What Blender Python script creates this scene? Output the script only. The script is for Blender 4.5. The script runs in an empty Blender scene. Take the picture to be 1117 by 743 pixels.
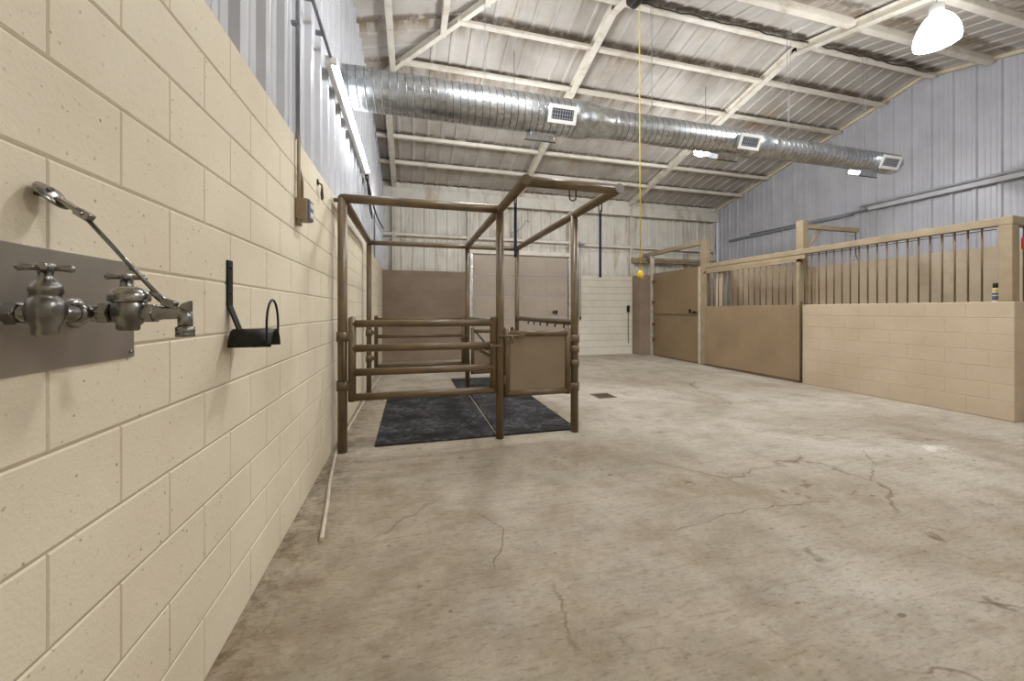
import bpy, math, random
from mathutils import Vector, Matrix
random.seed(7)
scene = bpy.context.scene
COL = scene.collection
PI = math.pi
def V(*a): return Vector(a)

# ------------------------------------------------------------------ mesh kit
class MB:
    def __init__(self):
        self.v = []; self.f = []; self.s = []; self.mi = []
        self.cur = 0
    def add(self, vs, fs, smooth=False):
        o = len(self.v)
        self.v += [Vector(p) for p in vs]
        for f in fs:
            self.f.append(tuple(i + o for i in f)); self.s.append(smooth); self.mi.append(self.cur)
        return self
    def box(self, a, b, bev=0.0):
        x0, y0, z0 = [min(a[i], b[i]) for i in range(3)]
        x1, y1, z1 = [max(a[i], b[i]) for i in range(3)]
        c = ((x0+x1)/2, (y0+y1)/2, (z0+z1)/2)
        return self.obox(c, (1,0,0), (0,1,0), (0,0,1), (x1-x0)/2, (y1-y0)/2, (z1-z0)/2, bev)
    def obox(self, c, ax, ay, az, hx, hy, hz, bev=0.0):
        c = Vector(c); ax = Vector(ax).normalized(); ay = Vector(ay).normalized(); az = Vector(az).normalized()
        if bev <= 0:
            vs = [c + ax*hx*i + ay*hy*j + az*hz*k for k in (-1,1) for j in (-1,1) for i in (-1,1)]
            fs = [(0,2,3,1),(4,5,7,6),(0,1,5,4),(2,6,7,3),(0,4,6,2),(1,3,7,5)]
            return self.add(vs, fs)
        b = min(bev, hx*.9, hy*.9, hz*.9)
        # chamfered box: 24 verts
        vs = []; idx = {}
        for i in (-1,1):
            for j in (-1,1):
                for k in (-1,1):
                    for d in range(3):
                        h = [hx-b, hy-b, hz-b]; h[d] += b
                        idx[(i,j,k,d)] = len(vs)
                        vs.append(c + ax*h[0]*i + ay*h[1]*j + az*h[2]*k)
        fs = []
        for d in range(3):
            e, g = (d+1) % 3, (d+2) % 3
            for sgn in (-1,1):
                q = []
                for (p, r) in ((-1,-1),(1,-1),(1,1),(-1,1)):
                    t = [0,0,0]; t[d] = sgn; t[e] = p; t[g] = r
                    q.append(idx[(t[0],t[1],t[2],d)])
                fs.append(tuple(q if sgn > 0 else q[::-1]))
            # edge chamfers: edges parallel to axis d
            for p in (-1,1):
                for r in (-1,1):
                    t0 = [0,0,0]; t0[d] = -1; t0[e] = p; t0[g] = r
                    t1 = list(t0); t1[d] = 1
                    q = [idx[(*t0,e)], idx[(*t1,e)], idx[(*t1,g)], idx[(*t0,g)]]
                    fs.append(tuple(q if p*r < 0 else q[::-1]))
        for i in (-1,1):
            for j in (-1,1):
                for k in (-1,1):
                    q = [idx[(i,j,k,0)], idx[(i,j,k,1)], idx[(i,j,k,2)]]
                    fs.append(tuple(q if i*j*k > 0 else q[::-1]))
        return self.add(vs, fs)
    def tube(self, pts, r, n=14, cap=True, smooth=True, closed=False):
        pts = [Vector(p) for p in pts]
        m = len(pts); rr = r if isinstance(r, (list, tuple)) else [r]*m
        tans = []
        for i in range(m):
            if closed:
                t = (pts[(i+1) % m] - pts[i]).normalized() + (pts[i] - pts[i-1]).normalized()
            elif i == 0: t = pts[1] - pts[0]
            elif i == m-1: t = pts[-1] - pts[-2]
            else: t = (pts[i+1]-pts[i]).normalized() + (pts[i]-pts[i-1]).normalized()
            tans.append(t.normalized())
        t = tans[0]
        u = t.cross(Vector((0,0,1)) if abs(t.z) < .9 else Vector((1,0,0))).normalized()
        vs = []; prev = t
        for i in range(m):
            t = tans[i]
            q = prev.rotation_difference(t); u = q @ u; u = (u - t*u.dot(t)).normalized(); prev = t
            w = t.cross(u)
            # mitre
            sc = 1.0
            if 0 < i < m-1:
                cs = (pts[i]-pts[i-1]).normalized().dot(t); sc = 1/max(cs, .5)
            mdir = None
            if sc > 1.001:
                a = (pts[i]-pts[i-1]).normalized(); b = (pts[i+1]-pts[i]).normalized()
                mdir = (b - a); mdir = (mdir - t*mdir.dot(t)).normalized()
            for k in range(n):
                ang = 2*PI*k/n
                d = u*math.cos(ang) + w*math.sin(ang)
                if mdir is not None: d = d + mdir*d.dot(mdir)*(sc-1)
                vs.append(pts[i] + d*rr[i])
        fs = []
        for i in range(m if closed else m-1):
            j = (i+1) % m
            for k in range(n):
                l = (k+1) % n
                fs.append((i*n+k, i*n+l, j*n+l, j*n+k))
        self.add(vs, fs, smooth)
        if cap and not closed:
            self.add(vs[:n], [tuple(range(n))[::-1]]); self.add(vs[-n:], [tuple(range(n))])
        return self
    def lathe(self, prof, c=(0,0,0), axis=(0,0,1), n=24, smooth=True):
        """prof: list of (r, h) along axis"""
        c = Vector(c); az = Vector(axis).normalized()
        ax = az.cross(Vector((0,0,1)) if abs(az.z) < .9 else Vector((1,0,0))).normalized(); ay = az.cross(ax)
        vs = []
        for (r, h) in prof:
            for k in range(n):
                a = 2*PI*k/n
                vs.append(c + az*h + (ax*math.cos(a) + ay*math.sin(a))*max(r, 1e-5))
        fs = []
        for i in range(len(prof)-1):
            for k in range(n):
                l = (k+1) % n
                fs.append((i*n+k, i*n+l, (i+1)*n+l, (i+1)*n+k))
        return self.add(vs, fs, smooth)
    def prism(self, poly, d):
        """closed polygon (list of 3d pts, planar) extruded by vector d"""
        n = len(poly); d = Vector(d)
        vs = [Vector(p) for p in poly] + [Vector(p) + d for p in poly]
        fs = [tuple(range(n))[::-1], tuple(range(n, 2*n))] + [(i, (i+1) % n, (i+1) % n + n, i+n) for i in range(n)]
        return self.add(vs, fs)

WL = {}
def obj(name, mb, m, parent=None, recalc=True):
    """links ONE mesh object; its origin sits at its own base (top level) or at its parent's"""
    if parent is not None: loc = WL[parent.name]
    else:
        xs = [p.x for p in mb.v]; ys = [p.y for p in mb.v]; zs = [p.z for p in mb.v]
        loc = Vector(((min(xs)+max(xs))/2, (min(ys)+max(ys))/2, min(zs)))
    me = bpy.data.meshes.new(name)
    me.from_pydata([tuple(p - loc) for p in mb.v], [], mb.f)
    me.polygons.foreach_set('use_smooth', mb.s)
    ms = m if isinstance(m, (list, tuple)) else [m]
    for k in ms: me.materials.append(k)
    me.polygons.foreach_set('material_index', mb.mi)
    me.update()
    if recalc:
        import bmesh
        b = bmesh.new(); b.from_mesh(me); bmesh.ops.remove_doubles(b, verts=b.verts, dist=1e-6)
        bmesh.ops.recalc_face_normals(b, faces=b.faces); b.to_mesh(me); b.free()
    o = bpy.data.objects.new(name, me); COL.objects.link(o)
    if parent is not None: o.parent = parent; WL[o.name] = loc.copy()
    else: o.location = loc; WL[o.name] = loc.copy()
    return o
def tag(o, label, cat, group=None):
    o['label'] = label; o['category'] = cat
    if group: o['group'] = group
    return o
def thing(name, loc, label, cat, group=None):
    o = bpy.data.objects.new(name, None); COL.objects.link(o)
    o.empty_display_size = .1; o.location = loc; WL[o.name] = Vector(loc)
    return tag(o, label, cat, group)
def struct(name, mb, m, parent=None, recalc=True):
    o = obj(name, mb, m, parent, recalc); 
    if parent is None: o['kind'] = 'structure'
    return o

# ------------------------------------------------------------------ materials
def lin(r, g, b):
    f = lambda c: (c/255/12.92) if c/255 <= .04045 else ((c/255+.055)/1.055)**2.4
    return (f(r), f(g), f(b), 1)
class NT:
    def __init__(self, name):
        self.m = bpy.data.materials.new(name); self.m.use_nodes = True
        self.t = self.m.node_tree; self.t.nodes.clear()
        self.out = self.t.nodes.new('ShaderNodeOutputMaterial')
        self.b = self.t.nodes.new('ShaderNodeBsdfPrincipled')
        self.t.links.new(self.b.outputs[0], self.out.inputs[0])
        self.geo = self.t.nodes.new('ShaderNodeNewGeometry').outputs['Position']
    def n(self, typ, **kw):
        x = self.t.nodes.new(typ)
        for k, v in kw.items(): setattr(x, k, v)
        return x
    def l(self, a, b): self.t.links.new(a, b)
    def setin(self, s, v):
        if isinstance(v, bpy.types.NodeSocket): self.l(v, s)
        else: s.default_value = v
    def math(self, op, a, b=0.0, c=None):
        x = self.n('ShaderNodeMath', operation=op)
        self.setin(x.inputs[0], a); self.setin(x.inputs[1], b)
        if c is not None: self.setin(x.inputs[2], c)
        return x.outputs[0]
    def scale(self, sx, sy, sz, src=None):
        x = self.n('ShaderNodeVectorMath', operation='MULTIPLY')
        self.l(src or self.geo, x.inputs[0]); x.inputs[1].default_value = (sx, sy, sz)
        return x.outputs[0]
    def noise(self, sc, det=3, rough=.55, vec=None, dist=0):
        x = self.n('ShaderNodeTexNoise')
        self.l(vec or self.geo, x.inputs['Vector']); x.inputs['Scale'].default_value = sc
        x.inputs['Detail'].default_value = det; x.inputs['Roughness'].default_value = rough
        x.inputs['Distortion'].default_value = dist
        return x.outputs['Fac']
    def voro(self, sc, feature='F1', vec=None, out='Distance'):
        x = self.n('ShaderNodeTexVoronoi', feature=feature)
        self.l(vec or self.geo, x.inputs['Vector']); x.inputs['Scale'].default_value = sc
        return x.outputs[out]
    def ramp(self, f, a, b, lo=0.0, hi=1.0):
        x = self.n('ShaderNodeMapRange'); x.clamp = True
        self.l(f, x.inputs[0])
        for i, v in enumerate((a, b, lo, hi)): x.inputs[1+i].default_value = v
        return x.outputs[0]
    def mix(self, f, a, b):
        x = self.n('ShaderNodeMix', data_type='RGBA')
        self.setin(x.inputs[0], f); self.setin(x.inputs[6], a); self.setin(x.inputs[7], b)
        return x.outputs[2]
    def bump(self, h, st=.3, dist=.01, normal=None):
        x = self.n('ShaderNodeBump'); self.l(h, x.inputs['Height'])
        x.inputs['Strength'].default_value = st; x.inputs['Distance'].default_value = dist
        if normal: self.l(normal, x.inputs['Normal'])
        return x.outputs[0]
    def fin(self, col, rough=.6, metal=0.0, nrm=None, spec=.5):
        self.setin(self.b.inputs['Base Color'], col); self.setin(self.b.inputs['Roughness'], rough)
        self.b.inputs['Metallic'].default_value = metal
        self.b.inputs['Specular IOR Level'].default_value = spec
        if nrm: self.l(nrm, self.b.inputs['Normal'])
        return self.m
def sep(t, axis):
    x = t.n('ShaderNodeSeparateXYZ'); t.l(t.geo, x.inputs[0]); return x.outputs[axis]

def m_plain(name, rgb, rough=.5, metal=0.0, var=.12, sc=6, bump=.0, bsc=60, spec=.5):
    t = NT(name); c = lin(*rgb)
    dk = tuple(x*(1-2*var) for x in c[:3]) + (1,)
    col = t.mix(t.ramp(t.noise(sc, 4), .35, .7), dk, c)
    nr = t.bump(t.noise(bsc, 3), bump, .004) if bump else None
    return t.fin(col, rough, metal, nr, spec)
def m_block(name, rgb, rgb2):
    t = NT(name)
    col = t.mix(t.ramp(t.noise(1.3, 4, .6), .35, .68), lin(*rgb2), lin(*rgb))
    pit = t.voro(26); pm = t.ramp(t.noise(6, 3), .42, .56)
    pits = t.math('MULTIPLY', t.ramp(pit, .12, .06), pm)
    pits = t.math('MAXIMUM', pits, t.math('MULTIPLY', t.ramp(t.noise(60, 3, .6), .66, .74), .6))
    col = t.mix(t.math('MULTIPLY', pits, .75), col, lin(112, 96, 74))
    h = t.math('SUBTRACT', t.noise(120, 4, .65), t.math('MULTIPLY', pits, .8))
    h = t.math('ADD', h, t.math('MULTIPLY', t.noise(22, 2), .8))
    return t.fin(col, .62, 0, t.bump(h, .38, .004), .35)
def m_floor():
    t = NT('concrete')
    big = t.noise(.55, 6, .62, dist=.6); mid = t.noise(2.3, 6, .65); fine = t.noise(60, 3, .7)
    streak = t.noise(7, 5, .7, vec=t.scale(.35, 2.6, 1))
    col = t.mix(t.ramp(big, .36, .64), lin(166, 155, 138), lin(204, 196, 184))
    col = t.mix(t.math('MULTIPLY', t.ramp(mid, .5, .72), .6), col, lin(138, 122, 100))
    col = t.mix(t.math('MULTIPLY', t.ramp(t.noise(1.1, 5, .6, vec=t.scale(1, 1, 1)), .56, .72), .45), col, lin(196, 194, 186))
    col = t.mix(t.math('MULTIPLY', t.ramp(streak, .48, .75), .45), col, lin(124, 107, 84))
    col = t.mix(t.math('MULTIPLY', t.ramp(fine, .5, .75), .35), col, lin(118, 104, 84))
    # dark blotches and grit
    bl = t.math('MULTIPLY', t.ramp(t.noise(5.5, 4, .6, vec=t.scale(1, .75, 1)), .64, .72), t.ramp(t.noise(.8, 2), .42, .56))
    col = t.mix(t.math('MULTIPLY', bl, .85), col, lin(86, 72, 54))
    gr = t.math('MULTIPLY', t.ramp(t.voro(6.5), .07, .035), t.ramp(t.noise(1.7, 2), .5, .62))
    col = t.mix(t.math('MULTIPLY', gr, .85), col, lin(58, 47, 36))
    # hairline cracks
    dv = t.n('ShaderNodeVectorMath', operation='ADD'); t.l(t.geo, dv.inputs[0])
    nz = t.n('ShaderNodeTexNoise'); t.l(t.geo, nz.inputs['Vector']); nz.inputs['Scale'].default_value = 1.6; nz.inputs['Detail'].default_value = 5
    sc = t.n('ShaderNodeVectorMath', operation='SCALE'); t.l(nz.outputs['Color'], sc.inputs[0]); sc.inputs[3].default_value = .9
    t.l(sc.outputs[0], dv.inputs[1])
    ck = t.ramp(t.voro(.22, 'DISTANCE_TO_EDGE', vec=dv.outputs[0]), .0045, .0015)
    ck = t.math('MULTIPLY', ck, t.ramp(t.noise(.7, 2), .5, .6))
    col = t.mix(t.math('MULTIPLY', ck, .7), col, lin(92, 76, 58))
    # grime swept against the left wall's foot
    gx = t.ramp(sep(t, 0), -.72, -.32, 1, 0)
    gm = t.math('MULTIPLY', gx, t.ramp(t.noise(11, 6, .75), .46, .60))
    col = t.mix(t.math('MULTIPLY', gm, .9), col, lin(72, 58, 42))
    # a white paint smear
    d = t.n('ShaderNodeVectorMath', operation='DISTANCE'); t.l(t.scale(1.0, 2.2, 1), d.inputs[0]); d.inputs[1].default_value = (4.93, 5.50, 0)
    dd = t.math('ADD', d.outputs['Value'], t.math('MULTIPLY', t.math('SUBTRACT', t.noise(7, 6, .75), .5), .7))
    col = t.mix(t.ramp(dd, .20, .05, 0, .8), col, lin(235, 233, 226))
    # brown tint, stronger towards the wash wall and the foreground
    xx = t.math('MULTIPLY', sep(t, 0), -.13); yy = t.math('MULTIPLY', sep(t, 1), -.10)
    df = t.math('ADD', t.math('ADD', xx, yy), t.math('MULTIPLY', t.noise(.7, 5, .6), 1.1))
    df = t.ramp(df, -.35, .55, 0, .62)
    col = t.mix(df, col, t.mix(t.ramp(t.noise(4, 5, .7), .4, .65), lin(112, 92, 60), lin(156, 138, 108)))
    g2 = t.ramp(t.noise(28, 4, .75, vec=t.scale(.6, 2.0, 1)), .52, .68)
    col = t.mix(t.math('MULTIPLY', g2, .55), col, lin(104, 88, 64))
    fl = t.math('MULTIPLY', t.ramp(t.voro(5.0, vec=t.scale(.8, 1.7, 1)), .115, .07), t.ramp(t.noise(1.1, 3), .52, .60))
    col = t.mix(t.math('MULTIPLY', fl, .7), col, lin(84, 70, 50))
    def seg(p, a, b):
        pa = t.n('ShaderNodeVectorMath', operation='SUBTRACT'); t.l(p, pa.inputs[0]); pa.inputs[1].default_value = (a[0], a[1], 0)
        ba = (b[0]-a[0], b[1]-a[1], 0); L2 = ba[0]**2 + ba[1]**2
        dt = t.n('ShaderNodeVectorMath', operation='DOT_PRODUCT'); t.l(pa.outputs[0], dt.inputs[0]); dt.inputs[1].default_value = (ba[0]/L2, ba[1]/L2, 0)
        h = t.math('MINIMUM', t.math('MAXIMUM', dt.outputs['Value'], 0), 1)
        pr = t.n('ShaderNodeVectorMath', operation='SCALE'); pr.inputs[0].default_value = ba; t.l(h, pr.inputs[3])
        df = t.n('ShaderNodeVectorMath', operation='DISTANCE'); t.l(pa.outputs[0], df.inputs[0]); t.l(pr.outputs[0], df.inputs[1])
        return df.outputs['Value']
    wob = t.n('ShaderNodeTexNoise'); t.l(t.geo, wob.inputs['Vector']); wob.inputs['Scale'].default_value = 7; wob.inputs['Detail'].default_value = 6
    wv = t.n('ShaderNodeVectorMath', operation='MULTIPLY_ADD'); t.l(wob.outputs['Color'], wv.inputs[0]); wv.inputs[1].default_value = (.10, .10, 0); t.l(t.scale(1, 1, 0), wv.inputs[2])
    pw = t.n('ShaderNodeVectorMath', operation='SUBTRACT'); t.l(wv.outputs[0], pw.inputs[0]); pw.inputs[1].default_value = (.05, .05, 0)
    dmin = None
    for pl in (((1.57, 1.97), (1.98, 2.03), (2.41, 2.04), (2.80, 1.99), (3.2, 2.05)), ((3.49, 2.14), (3.85, 2.32), (4.19, 2.62)), ((2.1, 2.9), (2.41, 2.5), (2.55, 2.04)),
               ((1.75, 1.0), (1.95, .92), (2.05, .80)), ((2.5, 1.15), (2.75, 1.0), (3.1, 1.02)), ((.4, 1.9), (.55, 2.25), (.42, 2.5))):
        for a, b in zip(pl[:-1], pl[1:]):
            dq = seg(pw.outputs[0], a, b); dmin = dq if dmin is None else t.math('MINIMUM', dmin, dq)
    ck2 = t.math('MULTIPLY', t.ramp(dmin, .008, .002), t.ramp(t.noise(2.5, 3), .38, .5))
    col = t.mix(t.math('MULTIPLY', ck2, .65), col, lin(96, 78, 58))
    g3 = t.ramp(t.noise(34, 3, .7), .56, .70)
    col = t.mix(t.math('MULTIPLY', g3, .14), col, lin(206, 198, 184))
    h = t.math('ADD', t.noise(90, 4, .7), t.math('MULTIPLY', streak, 1.2))
    return t.fin(col, t.ramp(mid, .3, .7, .42, .68), 0, t.bump(h, .35, .004), .35)
def m_clad(name, rgb, stain, stain_amt, rough=.38, metal=.0, sc=1.0, st=(1,1,1)):
    t = NT(name)
    col = t.mix(t.ramp(t.noise(2.0*sc, 4), .35, .7), tuple(c*.86 for c in lin(*rgb)[:3])+(1,), lin(*rgb))
    s = t.ramp(t.noise(1.5*sc, 7, .68, vec=t.scale(*st), dist=.4), .52, .74)
    col = t.mix(t.math('MULTIPLY', s, stain_amt), col, lin(*stain))
    return t.fin(col, rough, metal, t.bump(t.noise(7, 3), .12, .01), .5)
def m_roof():
    t = NT('streaked_roof_liner')
    col = t.mix(t.ramp(t.noise(1.8, 5, .6), .35, .7), lin(170, 164, 156), lin(198, 193, 187))
    s = t.ramp(t.noise(1.3, 7, .7, vec=t.scale(1.3, .6, 1), dist=.4), .54, .74)
    col = t.mix(t.math('MULTIPLY', s, .5), col, lin(160, 134, 92))
    # brown streaks that start at each purlin line and fade down-slope
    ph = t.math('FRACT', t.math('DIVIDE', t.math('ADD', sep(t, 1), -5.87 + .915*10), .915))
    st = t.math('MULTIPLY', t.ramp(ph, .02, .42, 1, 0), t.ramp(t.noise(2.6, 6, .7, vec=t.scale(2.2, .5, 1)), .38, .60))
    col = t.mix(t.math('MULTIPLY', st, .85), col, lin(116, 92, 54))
    ed = t.math('MULTIPLY', t.ramp(ph, .84, .90, 0, 1), t.ramp(t.noise(4.5, 5, .7), .36, .52))  # dark gap beside each purlin, its shade put into the colour
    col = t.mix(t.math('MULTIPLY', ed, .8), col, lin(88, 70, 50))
    ln = t.math('MULTIPLY', t.ramp(t.noise(9, 4, .6, vec=t.scale(1.6, .12, .12)), .58, .68), .18)
    col = t.mix(ln, col, lin(140, 124, 100))
    return t.fin(col, .55, 0, t.bump(t.noise(7, 3), .15, .01), .5)
def m_galv():
    t = NT('galvanised_steel')
    c = t.voro(22, out='Color')
    x = t.n('ShaderNodeSeparateColor'); t.l(c, x.inputs[0])
    col = t.mix(x.outputs[0], lin(176, 180, 184), lin(212, 215, 218))
    col = t.mix(t.ramp(t.noise(3, 4), .5, .75), col, lin(158, 160, 162))
    return t.fin(col, t.ramp(t.noise(6, 3), .3, .7, .24, .42), .95, None, .5)
def m_rubber():
    t = NT('rubber_mat')
    d = t.ramp(t.noise(16, 6, .78, vec=t.scale(1, 1.3, 1)), .44, .64)
    d = t.math('MULTIPLY', d, t.ramp(t.noise(3.0, 4), .38, .6))
    col = t.mix(d, lin(16, 16, 19), lin(104, 103, 106))
    return t.fin(col, .75, 0, t.bump(t.voro(45), .5, .006), .4)
def m_emit(name, rgb, st):
    t = NT(name); t.t.nodes.remove(t.b)
    e = t.n('ShaderNodeEmission'); e.inputs[0].default_value = lin(*rgb); e.inputs[1].default_value = st
    t.l(e.outputs[0], t.out.inputs[0]); return t.m

M = dict(
    block=m_block('cream_block_paint', (229, 219, 196), (218, 206, 182)),
    mortar=m_plain('cream_mortar_paint', (186, 172, 146), .7, 0, .1, 3, .2, 60),
    block_back=m_block('cream_block_paint_back', (230, 225, 213), (218, 211, 196)),
    block_tan=m_block('tan_block_tone', (152, 135, 118), (134, 117, 101)),  # darker tan for the back wall's left part and the pier
    block_stall=m_block('stall_block_paint', (203, 187, 163), (191, 173, 147)),
    floor=m_floor(),
    clad=m_clad('white_rib_cladding', (204, 205, 210), (150, 150, 152), .18, .26),
    clad_blue=m_clad('pale_blue_rib_cladding', (190, 191, 198), (160, 162, 170), .3, .32),
    liner=m_clad('stained_white_liner', (226, 222, 212), (150, 124, 82), .85, .5, 0, 1.5, (1.6, 1, .3)),
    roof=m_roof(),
    purlin=m_clad('stained_white_steel', (228, 222, 210), (140, 112, 74), .6, .5, 0, 2.2, (.6, 1, 1)),
    trim=m_clad('cream_edge_trim', (222, 210, 182), (150, 126, 88), .6, .6, 0, 3),
    pipe=m_plain('tan_pipe_paint', (114, 95, 69), .36, 0, .14, 5, .08, 40),
    door_paint=m_plain('dutch_door_paint', (146, 124, 94), .42, 0, .10, 1.6, .05, 20),
    frame=m_plain('tan_frame_paint', (172, 154, 126), .45, 0, .12, 4, .08, 40),
    panel=m_plain('taupe_panel_paint', (160, 138, 109), .42, 0, .10, 1.6, .05, 20),
    gatepanel=m_plain('taupe_gate_panel', (144, 126, 104), .4, 0, .08, 2, .05, 20),
    bar=m_plain('dark_tan_bar_paint', (112, 92, 68), .4, 0, .1, 6),
    door=m_plain('taupe_overhead_door', (186, 172, 156), .5, 0, .08, 1.2, .05, 20),
    galv=m_galv(),
    chrome=m_plain('worn_chrome', (168, 164, 158), .26, .95, .16, 14, .1, 60),
    brass=m_plain('rough_cast_metal', (152, 150, 146), .27, .95, .22, 22, .25, 90),
    steel=m_plain('brushed_steel', (196, 190, 182), .34, .9, .12, 5, .1, 120),
    black=m_plain('black_iron', (30, 28, 27), .45, .3, .2, 18, .2, 90),
    dark=m_plain('dark_plastic', (34, 32, 32), .5, 0, .1, 10),
    rubber=m_rubber(),
    white=m_plain('white_enamel', (232, 232, 228), .4, 0, .05, 6),
    pvc=m_plain('white_pvc', (214, 204, 186), .45, 0, .12, 8),
    grey=m_plain('grey_steel', (150, 154, 162), .4, .2, .1, 8),
    blue=m_plain('navy_webbing', (26, 46, 78), .7, 0, .15, 30),
    yellow=m_plain('yellow_cord', (226, 205, 62), .5, 0, .06, 10),
    yellow2=m_plain('yellow_connector', (232, 190, 20), .4, 0, .06, 10),
    red=m_plain('red_plastic', (190, 40, 32), .4, 0, .06, 10),
    dark_galv=m_plain('dull_galvanised', (92, 92, 92), .5, .6, .12, 10),
    seam=m_plain('duct_seam', (126, 128, 130), .4, .9, .1, 12),
    rail_grey=m_plain('pale_girt_paint', (196, 198, 204), .4, 0, .08, 6),
    tube=m_emit('lit_tube', (246, 250, 255), 16),
    shade=m_emit('lit_shade', (251, 253, 255), 112),
    shade_top=m_emit('lit_shade_crown', (251, 253, 255), 14),
    bluegrey=m_plain('blue_grey_plastic', (92, 96, 128), .4, 0, .1, 10),
    tan=m_plain('tan_box_paint', (150, 134, 106), .5, 0, .1, 10),
    pale=m_plain('pale_can_label', (216, 216, 206), .4, 0, .04, 10),
)

# ------------------------------------------------------------------ room numbers
XL, XR, YB, YF = -.72, 9.9, 10.4, -2.6
RY, RZ, SL = 5.17, 6.05, .25            # ridge line and pitch
def zmain(y): return RZ - SL*abs(y - RY)
def ziphip(x): return 5.605 + SL*(x + .4)
def zroof(x, y): return min(zmain(y), ziphip(x))
CZ = lambda k: .030 + .2032*k           # block courses
WT = CZ(12)

# ------------------------------------------------------------------ setting
f = MB(); f.box((XL-.3, YF-.2, -.2), (XR+.3, YB+.5, 0))
floor = struct('floor', f, M['floor'])

def blocks(mb, P, sdir, ndir, s0, s1, z0, z1, phase=0.0, raised=.0032, gap=.0030, bev=.0055, vg=None, vb=None):
    """raised running-bond blocks on the plane through P; s along sdir, out along ndir"""
    P = Vector(P); sd = Vector(sdir); nd = Vector(ndir); L = .4064
    k = 0
    while True:
        za = CZ(k) if k > 0 else z0; zb = CZ(k+1)
        if za >= z1 - .01: break
        zb = min(zb, z1)
        off = phase + (L/2 if k % 2 else 0)
        i = math.floor((s0 - off)/L)
        while off + i*L < s1:
            a = max(off + i*L, s0); b = min(off + (i+1)*L, s1); i += 1
            if b - a < .03: continue
            vg_ = gap if vg is None else vg; vb_ = bev if vb is None else vb
            q0 = [(a+vg_, za+gap), (b-vg_, za+gap), (b-vg_, zb-gap), (a+vg_, zb-gap)]
            e = gap + bev; h_ = vg_ + vb_
            q1 = [(a+h_, za+e), (b-h_, za+e), (b-h_, zb-e), (a+h_, zb-e)]
            vs = [P + sd*s + Vector((0,0,z)) for s, z in q0] + [P + sd*s + Vector((0,0,z)) + nd*raised for s, z in q1]
            mb.add(vs, [(4,5,6,7)] + [(j, (j+1) % 4, (j+1) % 4 + 4, j+4) for j in range(4)])
        k += 1

def ribs(s0, s1, sp=.305, h=.032, phase=0.0, minor=True):
    """R-panel profile -> list of (s, depth)"""
    out = []
    i = math.floor((s0-phase)/sp) - 1
    while phase + i*sp < s1 + sp:
        c = phase + i*sp
        pr = [(c-.042, 0), (c-.022, h), (c+.022, h), (c+.042, 0)]
        if minor:
            for d in (.118, .186): pr += [(c+d-.014, 0), (c+d-.008, .006), (c+d+.008, .006), (c+d+.014, 0)]
        out += pr; i += 1
    out = [p for p in out if s0 <= p[0] <= s1]
    return [(s0, 0)] + out + [(s1, 0)]

# left wall: blocks below, ribbed metal above
w = MB(); w.cur = 1; w.box((XL-.25, YF-.1, 0), (XL-.003, YB+.3, WT)); w.cur = 0; blocks(w, (XL-.003, 0, 0), (0,1,0), (1,0,0), YF, YB, 0, WT, phase=.996-.2032, raised=.003, gap=.0024, bev=.005, vg=.0012, vb=.003)
wall_left = struct('wall_left', w, [M['block'], M['mortar']])
c = MB(); pr = ribs(YF, YB, phase=.12, h=.038); vs = []
for s, d in pr:
    zt = zroof(XL, s) + .02
    vs += [V(XL-.048+d, s, WT-.01), V(XL-.048+d, s, zt)]
c.add(vs, [(2*i, 2*i+2, 2*i+3, 2*i+1) for i in range(len(pr)-1)])
struct('metal_cladding', c, M['clad'], wall_left)
# right wall
w = MB(); w.box((XR, YF-.1, 0), (XR+.25, YB+.3, WT)); blocks(w, (XR, 0, 0), (0,1,0), (-1,0,0), YF, YB, 0, WT, phase=.1, raised=.004, gap=.0035, bev=.004, vg=.0004, vb=.0008)
wall_right = struct('wall_right', w, M['block_stall'])
c = MB(); pr = ribs(YF, YB, phase=.19); vs = []
for s, d in pr:
    vs += [V(XR+.02-d, s, WT-.01), V(XR+.02-d, s, zmain(s)+.03)]
c.add(vs, [(2*i, 2*i+2, 2*i+3, 2*i+1) for i in range(len(pr)-1)])
struct('metal_cladding', c, M['clad_blue'], wall_right)
g = MB(); g.box((XR-.11, YF, 3.57), (XR-.005, 6.05, 3.65)); g.tube([(XR-.10, YF, 3.69), (XR-.10, 6.2, 3.69)], .025, 10)
struct('wall_girt', g, M['rail_grey'], wall_right)
g = MB(); g.tube([(XR-.05, 6.0, 3.60), (XR-.05, 9.1, 3.63)], .022, 10); g.box((XR-.06, 6.4, 3.55), (XR-.005, 9.9, 3.61))
struct('conduit', g, M['grey'], wall_right)
# gable trim
def roofstrip(mb, x0, x1, ya, yb, dz0, dz1):
    n = 2
    mb.prism([(x0, ya, zmain(ya)-dz0), (x0, yb, zmain(yb)-dz0), (x0, yb, zmain(yb)-dz1), (x0, ya, zmain(ya)-dz1)], (x1-x0, 0, 0))
g = MB(); roofstrip(g, XR-.06, XR, RY, YB, 0, .08); roofstrip(g, XR-.06, XR, RY, YF, 0, .08)
struct('gable_trim', g, M['trim'], wall_right)

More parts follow.
